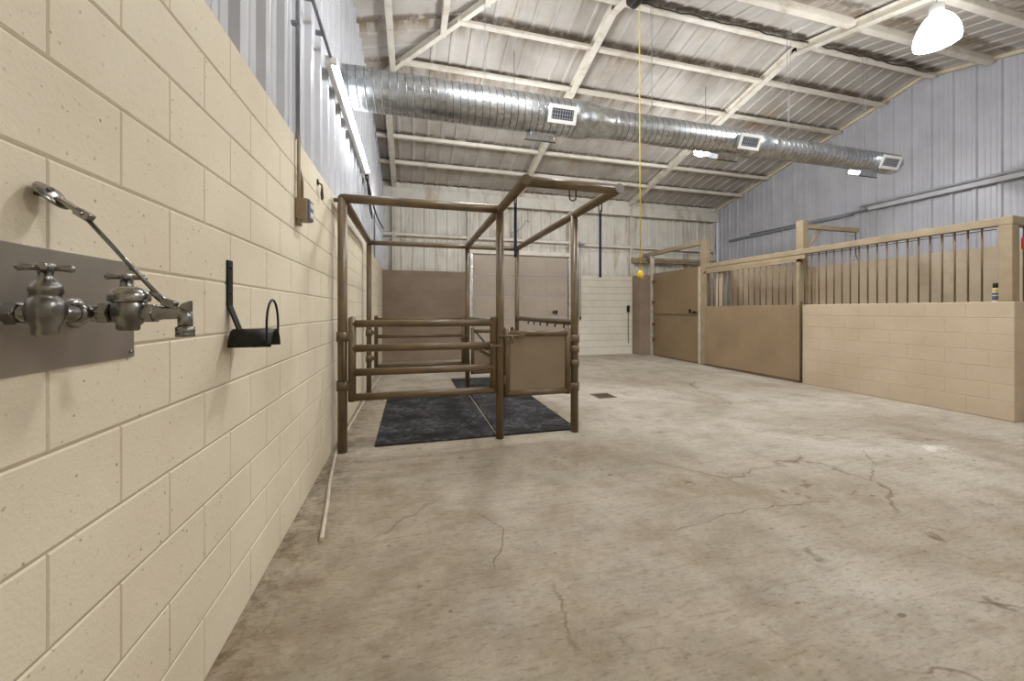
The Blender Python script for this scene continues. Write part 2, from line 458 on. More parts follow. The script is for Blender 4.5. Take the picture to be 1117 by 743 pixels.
# back wall: blocks, liner metal above, door, columns, girts
DX0, DX1, DZ = 1.66, 4.52, 2.93
w = MB()
w.box((XL, YB, 0), (DX0-.06, YB+.2, WT-.06)); w.box((DX1+.06, YB, 0), (XR, YB+.2, WT-.06))
blocks(w, (0, YB, 0), (1,0,0), (0,-1,0), XL, DX0-.1, 0, WT-.06, phase=.2, raised=.004, gap=.0035, bev=.004, vg=.0004, vb=.0008)
w.cur = 1
blocks(w, (0, YB, 0), (1,0,0), (0,-1,0), DX1+.12, XR, 0, WT-.06, phase=.2, raised=.004, gap=.0035, bev=.004, vg=.0004, vb=.0008)
wall_back = struct('wall_back', w, [M['block_tan'], M['block_back']])
c = MB()
def backclad(x0, x1, z0, z1):
    pr = ribs(x0, x1, phase=.08); vs = []
    for s, d in pr: vs += [V(s, YB+.16-d, z0), V(s, YB+.16-d, z1)]
    c.add(vs, [(2*i, 2*i+2, 2*i+3, 2*i+1) for i in range(len(pr)-1)])
backclad(XL, DX0, WT-.07, 5.0); backclad(DX0, DX1, DZ-.02, 5.0); backclad(DX1, XR, WT-.07, 5.0)
c.box((XL, YB+.02, 4.36), (XR, YB+.14, 4.8))
struct('metal_cladding', c, M['liner'], wall_back)
for x, zt in ((-.42, 4.75), (1.57, 4.42), (4.60, 4.42), (6.64, 4.75), (9.78, 4.75)):
    g = MB(); g.box((x-.055, YB-.02, 0 if x in (1.57, 4.60) else WT-.06), (x+.055, YB+.0, zt)); g.box((x-.008, YB-.02, WT-.05), (x+.008, YB+.14, zt)); g.box((x-.055, YB+.12, WT-.05), (x+.055, YB+.14, zt))
    struct('column', g, M['purlin'], wall_back)
for x0, x1, z in ((XL, 1.5, 3.36), (1.6, 4.6, 3.36), (4.65, 6.6, 3.31), (6.7, 9.7, 3.31)):
    g = MB(); g.box((x0, YB+.0, z-.03), (x1, YB+.03, z+.06)); g.box((x0, YB+.0, z+.05), (x1, YB+.12, z+.06))
    g.tube([(x0, YB-.02, z-.1), (x1, YB-.02, z-.1)], .012, 8)
    struct('wall_girt', g, M['purlin'], wall_back)
g = MB(); g.box((XL, YB-.06, 4.30), (XR, YB+.1, 4.60), .02); g.box((XL, YB-.10, 4.27), (XR, YB-.02, 4.31)); g.box((XL, YB+.0, 4.60), (XR, YB+.3, 4.72))
struct('eave_beam', g, M['liner'], wall_back)
g = MB(); g.box((DX0-.1, YB-.03, DZ), (DX1+.1, YB+.1, DZ+.13), .01)
struct('door_header', g, M['purlin'], wall_back)
# overhead door
g = MB()
zz = [0.0, .58, 1.17, 1.76, 2.34, DZ-.01]
for a, b in zip(zz[:-1], zz[1:]):
    g.box((DX0, YB+.05, a+.006), (DX1, YB+.09, b-.006), .008)
    for k in range(4):
        xx = DX0 + (DX1-DX0)*(k+.5)/4
        g.box((xx-.30, YB+.044, a+.12), (xx+.30, YB+.051, b-.12), .006)
door = struct('door_1', g, M['door'])
g = MB(); g.box((DX0-.05, YB+.01, 0), (DX0, YB+.05, DZ)); g.box((DX1, YB+.01, 0), (DX1+.05, YB+.05, DZ)); struct('door_track', g, M['galv'], door)
g = MB(); g.box((4.04, YB+.02, 1.25), (4.09, YB+.05, 1.33)); g.box((4.12, YB+.0, 1.23), (4.17, YB+.05, 1.35)); g.box((4.03, YB+.015, 1.315), (4.19, YB+.03, 1.335))
struct('door_latch', g, M['dark'], door)
# front wall, behind the camera
w = MB(); w.box((XL-.2, YF-.2, 0), (XR+.2, YF, 4.4)); struct('wall_front', w, M['block_back'])

# roof: ribbed liner over purlins and rafters, hipped at the left end
ce = MB()
def rib_sheet(cols):
    vs = []
    for a, b in cols: vs += [a, b]
    ce.add(vs, [(2*i, 2*i+2, 2*i+3, 2*i+1) for i in range(len(cols)-1)])
cols = []; cols2 = []
for s, d in ribs(XL, XR+.1, phase=.05, h=.018, minor=False):
    yu = max(RY, 6.54 - s); yl = min(RY, s + 3.8)
    cols.append((V(s, YB+.3, zmain(YB+.3)-d), V(s, yu, zmain(yu)-d)))
    cols2.append((V(s, YF-.1, zmain(YF-.1)-d), V(s, yl, zmain(yl)-d)))
rib_sheet(cols); rib_sheet(cols2)
cols = []
for s, d in ribs(3.08, 7.26, phase=.02, h=.018, minor=False):
    xe = min(6.54 - s, s - 3.8)
    cols.append((V(XL-.05, s, ziphip(XL-.05)-d), V(max(xe, XL), s, ziphip(max(xe, XL))-d)))
rib_sheet(cols)
ce.box((XL-.2, YF-.2, 6.3), (XR+.2, YB+.4, 6.36))
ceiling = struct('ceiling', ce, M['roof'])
def purlin(pts, depth=.105, fl=.085, mat='purlin', name='roof_purlin', side=1):
    """C-section hung under the liner: web + bottom flange + lip"""
    a, b = Vector(pts[0]), Vector(pts[1]); t = (b-a).normalized()
    up = Vector((0,0,1)); sd = t.cross(up).normalized()*side; L = (b-a).length; c = (a+b)/2
    g = MB()
    up2 = sd.cross(t).normalized()
    if up2.z < 0: up2 = -up2
    g.obox(c - up2*(depth/2), t, sd, up2, L/2, .006, depth/2)
    g.obox(c - up2*depth + sd*(fl/2), t, sd, up2, L/2, fl/2, .006)
    g.obox(c - up2*(depth-.018) + sd*fl, t, sd, up2, L/2, .005, .02)
    struct(name, g, M[mat], ceiling)
for y in (5.85, 6.71, 7.64, 8.57, 9.46):
    x0 = max(XL, 6.54 - y)
    purlin([(x0, y, zmain(y)-.02), (XR-.06, y, zmain(y)-.02)])
purlin([(1.5, 5.02, RZ-.06), (XR-.06, 5.02, RZ-.06)])
for y in (4.2, 3.3, 2.4, 1.4):
    x0 = XL if y < 3.08 else y - 3.8
    purlin([(x0, y, zmain(y)-.02), (XR-.06, y, zmain(y)-.02)], side=-1)
for x in (-.34, .45, 1.05):
    purlin([(x, x+3.8, ziphip(x)-.02), (x, 6.54-x, ziphip(x)-.02)], side=1)
def rafter(pts, w=.12, d=.165):
    a, b = Vector(pts[0]), Vector(pts[1]); t = (b-a).normalized(); sd = t.cross(Vector((0,0,1))).normalized()
    up = sd.cross(t); L = (b-a).length/2; c = (a+b)/2
    g = MB()
    g.obox(c - up*(d/2), t, sd, up, L, .006, d/2)
    g.obox(c - up*(d-.006), t, sd, up, L, w/2, .007); g.obox(c - up*.035, t, sd, up, L, w/2, .006)
    struct('rafter', g, M['purlin'], ceiling)
for x in (2.98, 6.56):
    rafter([(x, YB, zmain(YB)-.01), (x, RY-.02, RZ-.01)]); rafter([(x, YF, zmain(YF)-.01), (x, RY+.02, RZ-.01)])
rafter([(-.42, YB, zmain(YB)-.01), (-.42, 6.98, zmain(6.98)-.01)])
rafter([(XL, 7.26, zmain(7.26)-.01), (1.39, 5.15, RZ-.0)], .075, .13)
rafter([(XL, 3.08, zmain(3.08)-.01), (1.39, 5.19, RZ-.0)], .075, .13)

# stall walls (low block wall, return, partition, pilaster) - fixed masonry of the setting
SX = 7.0; LW = CZ(7)
w = MB(); w.box((SX+.0, 2.82, 0), (SX+.2, 5.36, LW), .004); blocks(w, (SX, 0, 0), (0,1,0), (-1,0,0), 2.82, 5.36, 0, LW, phase=2.82, raised=.004, gap=.0035, bev=.004, vg=.0004, vb=.0008)
w.box((SX+.2, 2.82, 0), (XR, 3.02, LW)); blocks(w, (0, 2.82, 0), (1,0,0), (0,-1,0), SX, XR, 0, LW, phase=SX, raised=.004, gap=.0035, bev=.004, vg=.0004, vb=.0008)
struct('wall_stall', w, M['block_stall'])
w = MB(); w.box((SX+.03, 7.24, 0), (XR, 7.44, WT-.02)); blocks(w, (0, 7.24, 0), (1,0,0), (0,-1,0), SX+.03, XR, 0, WT-.02, phase=.1, raised=.004, gap=.0035, bev=.004, vg=.0004, vb=.0008)
struct('wall_partition', w, M['block_stall'])
w = MB(); w.box((6.66, 9.98, 0), (7.12, YB, WT-.05), .006)
struct('wall_pier', w, M['block_tan'])

# ------------------------------------------------------------------ stall fronts
sf = thing('stall_frame', (SX+.08, 4.3, 0), 'tan steel frame of posts and top beam along the stall fronts', 'stall frame')
def P_(name, mb, m, par): return obj(name, mb, M[m], par)
g = MB(); g.box((SX+.0, 2.83, 2.39), (SX+.12, 7.74, 2.49), .006); P_('top_beam', g, 'frame', sf)
g = MB(); g.box((SX-.03, 5.30, 2.30), (SX+.0, 7.76, 2.375), .004); P_('door_track', g, 'frame', sf)
g = MB(); g.box((SX+.12, 2.84, 2.39), (XR-.02, 2.96, 2.49), .006); P_('return_beam', g, 'frame', sf)
g = MB(); g.box((SX, 2.835, LW), (SX+.13, 2.95, 2.39), .006); P_('post', g, 'frame', sf)
g = MB(); g.box((SX+.121, 5.44, 0), (SX+.25, 5.58, 3.05), .006); P_('post', g, 'frame', sf)
g = MB(); g.box((SX+.0, 7.745, 0), (SX+.15, 7.915, 3.09), .006); P_('post', g, 'frame', sf)
g = MB(); g.box((SX+.0, 9.90, 0), (SX+.10, 9.97, 3.0), .004); P_('post', g, 'pvc', sf)
g = MB(); g.box((SX+.0, 7.92, 3.0), (SX+.12, YB-.03, 3.11), .006); P_('door_header', g, 'frame', sf)
for i in range(20):
    y = 5.362 - .125*i
    if y < 3.02: break
    g = MB(); g.tube([(SX+.06, y, LW-.0), (SX+.06, y, 2.40)], .0105, 10); P_('bar', g, 'bar', sf)
for i in range(21):
    x = SX + .27 + .125*i
    g = MB(); g.tube([(x, 2.90, LW), (x, 2.90, 2.40)], .0105, 10); P_('return_bar', g, 'bar', sf)
g = MB(); g.tube([(SX+.09, 3.0, 2.36), (SX+.09, 5.4, 2.36)], .006, 8); P_('tie_rod', g, 'bar', sf)
g = MB(); g.box((SX+.28, 5.47, 2.90), (8.62, 5.55, 2.985), .006); P_('cantilever_arm', g, 'frame', sf)
g = MB(); g.tube([(SX+.27, 5.51, 2.50), (7.66, 5.51, 2.92)], .032, 10); P_('brace', g, 'frame', sf)
g = MB(); g.tube([(SX+.14, 5.33, 1.455), (SX-.025, 5.33, 1.50), (SX-.025, 5.368, 1.50), (SX-.025, 5.368, 0.01)], .010, 8); P_('drop_bolt', g, 'bar', sf)

# beam on back wall inside the far stall
b = MB(); b.box((6.6, YB-.13, 2.9), (9.75, YB-.03, 2.99), .006); b.box((6.6, YB-.10, 2.84), (9.75, YB-.03, 2.9))
tag(obj('wall_beam', b, M['frame']), 'tan steel beam across the back wall above the far stall', 'beam')

# sliding gate
sd = thing('sliding_gate', (SX-.03, 6.6, 0), 'sliding stall gate with solid taupe lower panel and vertical bars above', 'gate')
gx0, gx1, gy0, gy1 = SX-.05, SX-.01, 5.385, 7.72
g = MB(); g.box((gx0+.005, gy0+.0, .04), (gx1-.005, gy1, 1.45), .004); P_('panel', g, 'panel', sd)
g = MB(); g.box((gx0, gy0, 1.45), (gx1, gy0+.05, 2.295)); g.box((gx0, gy1-.05, 1.45), (gx1, gy1, 2.295)); g.box((gx0, gy0, 2.25), (gx1, gy1, 2.295)); P_('bar_frame', g, 'frame', sd)
g = MB(); g.box((gx0-.003, gy0, .0+.012), (gx1, gy1, .055), .004); P_('bottom_rail', g, 'bar', sd)
n = 17
for i in range(1, n):
    y = gy0 + (gy1-gy0)*i/n
    g = MB(); g.tube([((gx0+gx1)/2, y, 1.44), ((gx0+gx1)/2, y, 2.27)], .0105, 10); P_('bar', g, 'bar', sd)

# dutch door
dd = thing('dutch_door', (SX+.03, 8.86, 0), 'solid taupe two-leaf dutch stall door next to the sliding gate', 'door')
g = MB(); g.box((SX+.01, 7.985, 1.245), (SX+.06, 9.80, 2.45), .004); P_('upper_leaf', g, 'door_paint', dd)
g = MB(); g.box((SX+.01, 7.985, .03), (SX+.06, 9.80, 1.225), .004); P_('lower_leaf', g, 'door_paint', dd)
g = MB(); g.box((SX-.012, 8.02, 1.29), (SX+.012, 8.30, 1.315)); g.box((SX-.02, 8.26, 1.28), (SX+.012, 8.30, 1.38)); g.box((SX-.02, 8.10, 1.27), (SX+.012, 8.16, 1.33)); P_('latch', g, 'black', dd)
g = MB(); g.box((SX-.004, 7.985, 1.222), (SX+.05, 9.80, 1.248)); P_('meeting_strip', g, 'bar', dd)
for z in (.5, .95, 1.6, 2.2):
    g = MB(); g.tube([(SX+.0, 9.83, z-.06), (SX+.0, 9.83, z+.06)], .018, 10); g.box((SX-.003, 9.68, z-.02), (SX+.012, 9.83, z+.02)); P_('hinge', g, 'bar', dd)
tag(obj('door_jamb', MB().box((SX-.01, 7.92, 0), (SX+.11, 7.98, 2.46), .004), M['pvc']), 'pale upright jamb between dutch door and sliding gate', 'jamb')

# plank leaning inside the middle stall
g = MB(); g.obox((7.135, 7.19, 1.19), (1, 0, .03), (0, 1, .02), (-.03, -.02, 1), .045, .012, 1.18, .003)
tag(obj('plank', g, M['grey']), 'narrow grey plank leaning upright inside the stall behind the sliding gate bars', 'plank')

# spray can on the low wall
sc = thing('spray_can', (SX+.075, 2.998, LW), 'spray can with black cap and pale label on the low stall wall', 'can')
cx, cy = SX+.075, 2.998
g = MB(); g.lathe([(0,0), (.030,0), (.032,.004), (.032,.16), (.030,.168), (.024,.176)], (cx, cy, LW), n=20); P_('body', g, 'pale', sc)
g = MB(); g.lathe([(.0325,.02), (.0327,.021), (.0327,.07), (.0325,.071)], (cx, cy, LW), n=20); g.lathe([(.0325,.085), (.0327,.086), (.0327,.11), (.0325,.111)], (cx, cy, LW), n=20); P_('label_band', g, 'bluegrey', sc)
g = MB(); g.lathe([(.0325,.13), (.0327,.131), (.0327,.155), (.0325,.156)], (cx, cy, LW), n=20); P_('yellow_band', g, 'yellow2', sc)
g = MB(); g.lathe([(.0,.235), (.020,.235), (.0255,.228), (.027,.215), (.028,.172), (.0,.172)], (cx, cy, LW), n=20); P_('cap', g, 'dark', sc)
# red tag on the return grille
rt = thing('red_tag', (7.18, 2.81, 2.08), 'red plastic tag hooked on the bars beyond the stall corner post', 'tag')
g = MB(); g.box((7.135, 2.795, 2.08), (7.215, 2.825, 2.23), .012); P_('plate', g, 'red', rt)
g = MB(); g.tube([(7.16, 2.794, 2.12), (7.19, 2.793, 2.15), (7.16, 2.794, 2.18)], .003, 6); P_('white_mark', g, 'white', rt)
g = MB(); g.tube([(7.18, 2.81, 2.10), (7.25, 2.81, 2.05), (7.32, 2.83, 2.07)], .006, 6); P_('hook', g, 'black', rt)
# drop wire with forked hook
hw = thing('hanging_hook', (8.58, 5.5, 2.30), 'thin wire with a forked hook hanging from the cantilever arm', 'hook')
g = MB(); g.tube([(8.58, 5.51, 2.90), (8.58, 5.51, 2.44)], .008, 8); P_('wire', g, 'black', hw)
g = MB(); g.tube([(8.50, 5.51, 2.33), (8.52, 5.51, 2.38), (8.58, 5.51, 2.47), (8.64, 5.51, 2.38), (8.66, 5.51, 2.33)], .010, 8); P_('fork', g, 'galv', hw)
g = MB(); g.tube([(7.5, 5.0, 2.72), (8.58, 5.51, 2.82)], .006, 6); P_('stay', g, 'grey', hw)

# ------------------------------------------------------------------ horse stocks
FY, BY = 3.87, 6.22
PX = (-.625, .905, 1.755); TZ = 2.405
hs = thing('horse_stocks', (.56, 5.0, 0), 'tan pipe horse stocks with gates standing over black rubber mats', 'horse stocks')
R = .043
def pipe(name, pts, r=R, m='pipe', par=None, n=16):
    g = MB(); g.tube(pts, r, n); return obj(name, g, M[m], par or hs)
for x in PX:
    pipe('post', [(x, FY, 0), (x, FY, TZ)]); pipe('post', [(x, BY, 0), (x, BY, TZ-.02)], .038)
HY = 2.97
pipe('top_rail', [(PX[0], FY, TZ), (PX[1], FY, TZ)])
pipe('top_rail', [(PX[0], FY, TZ), (PX[0], BY, TZ)])
pipe('top_rail', [(PX[0], BY, TZ-.01), (PX[2], BY, TZ-.01)], .036)
pipe('top_rail', [(PX[1], HY-.043, TZ), (PX[1], BY, TZ)])
pipe('top_rail', [(PX[2], HY-.043, TZ), (PX[2], BY, TZ)])
pipe('head_rail', [(PX[1], HY, TZ), (PX[2], HY, TZ)])
pipe('side_rail', [(PX[1], FY, 1.21), (PX[1], BY, 1.21)], .034)
sr = pipe('side_rail', [(PX[2], FY, 1.21), (PX[2], BY, 1.21)], .034)
for i in range(6):
    y = 4.15 + .28*i
    g = MB(); g.tube([(PX[2], y, 1.18), (PX[2]-.012, y, 1.155), (PX[2]-.005, y+.012, 1.14)], .010, 8); obj('tie_hook', g, M['black'], sr)
def uring(x, y, ax):
    a = Vector(ax); g = MB()
    pts = [V(x, y, TZ-.035) - a*.03] + [V(x, y, TZ-.10) + a*(.03*math.sin(t)) + V(0,0,.03-.03*math.cos(t)) - V(0,0,.03) for t in [(-PI/2 + PI*k/8) for k in range(9)]] + [V(x, y, TZ-.035) + a*.03]
    g.tube(pts, .006, 8); return obj('tie_ring', g, M['black'], hs)
uring(1.33, HY, (1,0,0)); uring(PX[2], 3.28, (0,1,0)); uring(PX[1], 3.26, (0,1,0))
def gate(name, x0, x1, y, zs, r=.036, er=.036):
    root = bpy.data.objects.new(name, None); COL.objects.link(root); root.parent = hs
    loc = V(x0, y, zs[0]); root.location = loc - WL[hs.name]; root.empty_display_size = .1; WL[root.name] = loc
    def sub(n, mb, m='pipe'): return obj(n, mb, M[m], root)
    # obj() puts children at the parent's own place, so they inherit it
    for z in zs: sub('rail', MB().tube([(x0, y, z), (x1, y, z)], r, 14))
    for x in (x0, x1):
        g = MB(); g.tube([(x, y, zs[0]-r), (x, y, zs[-1]+.045)], er, 14); g.lathe([(er, 0), (er*.8, .014), (er*.4, .022), (0, .025)], (x, y, zs[-1]+.045), n=14); sub('end_post', g)
    return root, sub
gr, sub = gate('gate', PX[0]+.085, .835, FY, (.512, .75, .98, 1.215))
for z in (.63, 1.095):
    g = MB(); g.tube([(PX[0], FY, z-.045), (PX[0], FY, z+.045)], R+.012, 16); g.box((PX[0], FY-.03, z-.035), (PX[0]+.085, FY+.03, z+.035), .006); sub('hinge', g)
g = MB(); g.tube([(PX[0], FY, z-.02) if False else (PX[0]+.02, FY-.052, .67), (PX[0]+.02, FY-.052, 1.05)], .008, 8); sub('hinge_pin', g)
g = MB(); g.tube([(.80, FY-.05, .975), (.905, FY-.05, .975)], .012, 10); g.box((.79, FY-.06, .955), (.83, FY-.03, .995), .004); sub('latch', g)
# rear gate behind the wide bay
gr2, sub = gate('gate', -.52, .835, BY, (.475, .94, 1.20), .03, .03)
for z in (.6, 1.0):
    g = MB(); g.tube([(PX[0], BY, z-.05), (PX[0], BY, z+.05)], .05, 14); g.box((PX[0], BY-.025, z-.03), (-.52, BY+.025, z+.03), .005); sub('hinge', g)
g = MB(); g.tube([(.78, BY-.04, .87), (.91, BY-.04, .95)], .012, 8); sub('latch', g)
# chute gates
gr3, sub = gate('chute_gate', PX[1]+.075, PX[2]-.085, FY, (.462, 1.095), .034, .034)
g = MB(); g.box((PX[1]+.10, FY-.008, .485), (PX[2]-.11, FY+.008, 1.075), .003); sub('panel', g, 'gatepanel')
for z in (.505, 1.03):
    g = MB(); g.tube([(PX[2], FY, z-.045), (PX[2], FY, z+.045)], R+.011, 16); g.box((PX[2]-.085, FY-.028, z-.035), (PX[2], FY+.028, z+.035), .005); sub('hinge', g)
g = MB(); g.tube([(PX[1]-.02, FY-.055, 1.075), (PX[1]+.23, FY-.055, 1.075)], .013, 10); g.tube([(PX[1]+.12, FY-.06, 1.08), (PX[1]+.12, FY-.075, 1.00)], .009, 8); g.box((PX[1]+.19, FY-.07, 1.055), (PX[1]+.26, FY-.03, 1.095), .005); sub('slide_bolt', g)
g = MB(); g.box((PX[1]+.035, FY-.03, .57), (PX[1]+.06, FY+.02, .66), .004); sub('stop_lug', g)
for a, b in ((.72, .80), (.88, .955)): sub('sleeve', MB().tube([(PX[2], FY, a), (PX[2], FY, b)], R+.008, 16))
gr4, sub = gate('chute_gate', PX[1]+.085, PX[2]-.085, BY, (.32, .72, 1.0), .03, .03)
g = MB(); g.box((PX[1]+.10, BY-.006, .34), (PX[2]-.10, BY+.006, .70), .003); sub('panel', g, 'gatepanel')
g = MB(); g.tube([(PX[1]+.09, BY, 1.05), (PX[1]+.36, BY, .72)], .018, 10); g.tube([(PX[1]+.20, BY-.03, .72), (PX[1]+.62, BY-.03, .45)], .022, 10); sub('brace', g)
for z in (.45, .9):
    g = MB(); g.box((PX[2]-.09, BY-.02, z-.03), (PX[2], BY+.02, z+.03), .005); sub('hinge', g)
# wall post bracket at front left
g = MB(); g.tube([(XL+.02, FY-.0, TZ-.02), (PX[0], FY, TZ-.02)], .02, 10); obj('wall_bracket', g, M['pipe'], hs)

# mats
def mat(x0, x1, y0, y1, lab):
    g = MB(); g.box((x0, y0, .0005), (x1, y1, .019), .006)
    tag(obj('rubber_mat', g, M['rubber']), lab, 'mat', 'rubber mats under the stocks')
mat(-.345, .885, 3.925, 6.17, 'wide black rubber mat on the left under the four-rail gate')
mat(.905, 1.815, 3.925, 6.17, 'narrow black rubber mat on the right under the chute gate')
mat(.76, 1.80, 6.27, 7.4, 'black rubber mat farthest back, behind the stocks rear chute gate')

# straps on the head rails
def strap(x, y, z1, lab):
    s = thing('lead_strap', (x, y, z1), lab, 'strap', 'straps hanging from the stocks')
    g = MB(); g.tube([(x, y, TZ-.10), (x+.008, y, TZ-.115), (x, y, TZ-.145)], .007, 8); P_('snap', g, 'black', s)
    g = MB(); g.box((x-.013, y-.004, z1+.03), (x+.013, y+.004, TZ-.13), .002); P_('webbing', g, 'blue', s)
    g = MB(); g.box((x-.013, y-.008, z1), (x+.013, y+.008, z1+.035), .003); P_('end_clip', g, 'black', s)
strap(PX[2], 3.28, 1.66, 'navy webbing strap on the right, hanging beyond the chute gate corner')
strap(PX[1], 3.26, 1.82, 'dark strap hanging from the left arm of the head frame')

# ------------------------------------------------------------------ duct
DY, DZc = 4.75, 3.945
du = thing('spiral_duct', (3.8, DY, DZc), 'round galvanised spiral air duct hung across the room', 'duct')
def spiral(x0, x1, r, pitch=.09, n=40):
    g = MB(); prof = [(0, 0), (.03, 0), (.42, 0), (.44, 0), (.462, .0014), (.485, .0022), (.515, .0022), (.538, .0014), (.56, 0), (.58, 0), (.97, 0)]
    xs = []; mk = []; k = 0
    while x0 + (k+1)*pitch <= x1:
        for t, d in prof: xs.append((x0 + (k+t)*pitch, r + d)); mk.append(1 if .43 < t < .56 else 0)
        k += 1
    xs.append((x0 + k*pitch, r)); vs = []
    for x, rr in xs:
        for j in range(n+1):
            a = 2*PI*j/n
            vs.append(V(x + pitch*j/n - pitch/2, DY + rr*math.cos(a), DZc + rr*math.sin(a)))
    fs = [(i*(n+1)+j, i*(n+1)+j+1, (i+1)*(n+1)+j+1, (i+1)*(n+1)+j) for i in range(len(xs)-1) for j in range(n)]
    g.add(vs, fs, True); g.mi = [mk[i] for i in range(len(xs)-1) for j in range(n)]
    obj('duct_section', g, [M['galv'], M['seam']], du)
def lath(name, prof, m='galv'):
    g = MB(); g.lathe([(r, h) for r, h in prof], (0, DY, DZc), (1,0,0), 40); return P_(name, g, m, du)
spiral(XL-.1, 2.2, .235)
lath('reducer', [(.237, 2.08), (.244, 2.09), (.244, 2.30), (.239, 2.31), (.192, 2.62), (.198, 2.64), (.198, 2.72), (.19, 2.73)])
spiral(2.66, 5.15, .19)
lath('reducer', [(.19, 5.05), (.197, 5.06), (.197, 5.25), (.192, 5.26), (.168, 5.45), (.173, 5.47), (.173, 5.55), (.166, 5.56)])
spiral(5.5, 8.05, .165)
lath('end_cap', [(.165, 7.95), (.171, 7.96), (.171, 8.28), (.168, 8.30), (.15, 8.32), (0, 8.325)])
def register(x, ang, rd, w, h, fm='white'):
    """boot + framed grille facing the given downward angle (0 = towards the camera side, level)"""
    n = V(0, -math.cos(ang), -math.sin(ang)); t = V(0, math.sin(ang), -math.cos(ang)); X = V(1,0,0)
    c0 = V(x, DY, DZc); d0 = rd*.55; d1 = rd + .075
    g = MB(); g.obox(c0 + n*((d0+d1)/2), X, t, n, w/2, h/2, (d1-d0)/2, .004)
    rg = P_('register', g, 'galv', du)
    g = MB(); b = .022
    for s in (-1, 1):
        g.obox(c0 + n*(d1+.006) + X*s*(w/2), X, t, n, b, h/2+b, .008, .002); g.obox(c0 + n*(d1+.006) + t*s*(h/2), X, t, n, w/2, b, .0078, .002)
    obj('grille_frame', g, M[fm], rg)
    g = MB(); g.obox(c0 + n*(d1+.0015), X, t, n, w/2-.01, h/2-.01, .001); obj('grille_back', g, M['dark'], rg)
    g = MB()
    k = 9
    for i in range(k):
        o = -w/2 + .02 + (w-.04)*(i+.5)/k
        g.obox(c0 + n*(d1+.007) + X*o, X, t, n, .005, h/2-.015, .005)
    for i in range(3): g.obox(c0 + n*(d1+.006) + t*(-h/2 + h*(i+1)/4), X, t, n, w/2-.015, .004, .003)
    obj('grille_blades', g, M['grey'], rg)
for x, rd, w in ((1.86, .235, .34), (4.86, .19, .34), (7.86, .165, .40)):
    register(x, math.radians(22), rd, w, .17)
    register(x - .16, math.radians(116), rd, w, .20, 'dark_galv')
for x in (.9, 3.35, 5.9, 7.6):
    zt = zmain(DY)-.06
    g = MB(); g.tube([(x, DY-.05, zt), (x, DY-.01, DZc+.17)], .0028, 6); g.tube([(x+.03, DY+.05, zt), (x+.03, DY+.01, DZc+.17)], .0028, 6)
    P_('hanger_wire', g, 'grey', du)

# ------------------------------------------------------------------ lamps
def pendant(x, y, zb, lab):
    p = thing('pendant_light', (x, y, zb), lab, 'lamp', 'white bell pendant lights')
    g = MB(); g.lathe([(0, .02), (.10, .008), (.17, .0), (.195, .012), (.20, .04), (.192, .12), (.181, .16)], (x, y, zb), n=36)
    g.cur = 1; g.lathe([(.181, .16), (.17, .20), (.135, .27), (.095, .325), (.06, .345), (0, .35)], (x, y, zb), n=36)
    obj('shade', g, [M['shade'], M['shade_top']], p)
    g = MB(); g.lathe([(.062, .335), (.066, .345), (.066, .45), (.04, .475), (.02, .48), (0, .48)], (x, y, zb), n=24); P_('ballast_cap', g, 'white', p)
    zt = zmain(y) - .04
    g = MB(); g.tube([(x, y, zb+.47), (x, y, zt)], .006, 8); P_('suspension', g, 'grey', p)
pendant(6.02, 3.02, 4.50, 'bell shaped white pendant lamp glowing at upper right near the roof')
pendant(5.61, 6.2, 4.45, 'white pendant lamp peeking out below the air duct')
pendant(1.7, 6.2, 4.49, 'white pendant lamp behind the air duct above the horse stocks')
pendant(1.2, 3.0, 4.55, 'white pendant lamp over the open floor before the horse stocks')
pendant(4.2, -.6, 4.02, 'unseen pendant lamp added behind the camera as fill light')  # extra lamp out of view, added to fill the room with light

fx = XL + .075; fz = 3.52
st = thing('strip_light', (fx, 4.9, fz), 'long lit fluorescent strip light on the white ribbed wall', 'lamp')
g = MB(); g.box((XL-.0, 3.58, fz-.045), (XL+.05, 6.32, fz+.045), .008); P_('housing', g, 'white', st)
for a, b in ((3.62, 4.93), (4.97, 6.28)):
    g = MB(); g.tube([(XL+.075, a, fz), (XL+.075, b, fz)], .022, 14); P_('tube', g, 'tube', st)
for y in (3.59, 4.95, 6.31):
    g = MB(); g.box((XL+.04, y-.015, fz-.03), (XL+.10, y+.015, fz+.03), .004); P_('tube_holder', g, 'white', st)
g = MB(); g.tube([(XL+.046, YF+.2, fz+.03), (XL+.046, 3.59, fz+.03)], .014, 8)
for y in (2.4, 2.95, 3.3): g.box((XL-.01, y-.008, fz+.012), (XL+.046, y+.008, fz+.048))
P_('conduit', g, 'grey', st)
pc = thing('power_cable', (XL+.03, 8, 3.4), 'black cable swagged from the strip light along the ribbed wall', 'cable')
g = MB(); pts = [(XL+.04, 6.33+ (10.2-6.33)*t, 3.50 - .05*t - .22*math.sin(PI*t)*(1-t*.4)) for t in [k/14 for k in range(15)]]; g.tube(pts, .016, 8); P_('cord', g, 'dark', pc)
g = MB(); g.box((XL+.02, 6.34, 3.42), (XL+.07, 6.50, 3.52), .01); P_('plug', g, 'dark', pc)
g = MB(); g.tube([(XL+.04, 6.45, 3.44), (XL+.045, 6.9, 3.05), (XL+.04, 7.3, 3.02), (XL+.04, 7.0, 3.30), (XL+.04, 6.5, 3.45)], .010, 8); P_('slack_loop', g, 'dark', pc)
g = MB(); g.box((XL+.0, 8.18, 2.44), (XL+.006, 8.30, 3.35)); tag(obj('wall_strap', g, M['blue']), 'dark blue strip hanging down the far end of the left wall', 'strap')

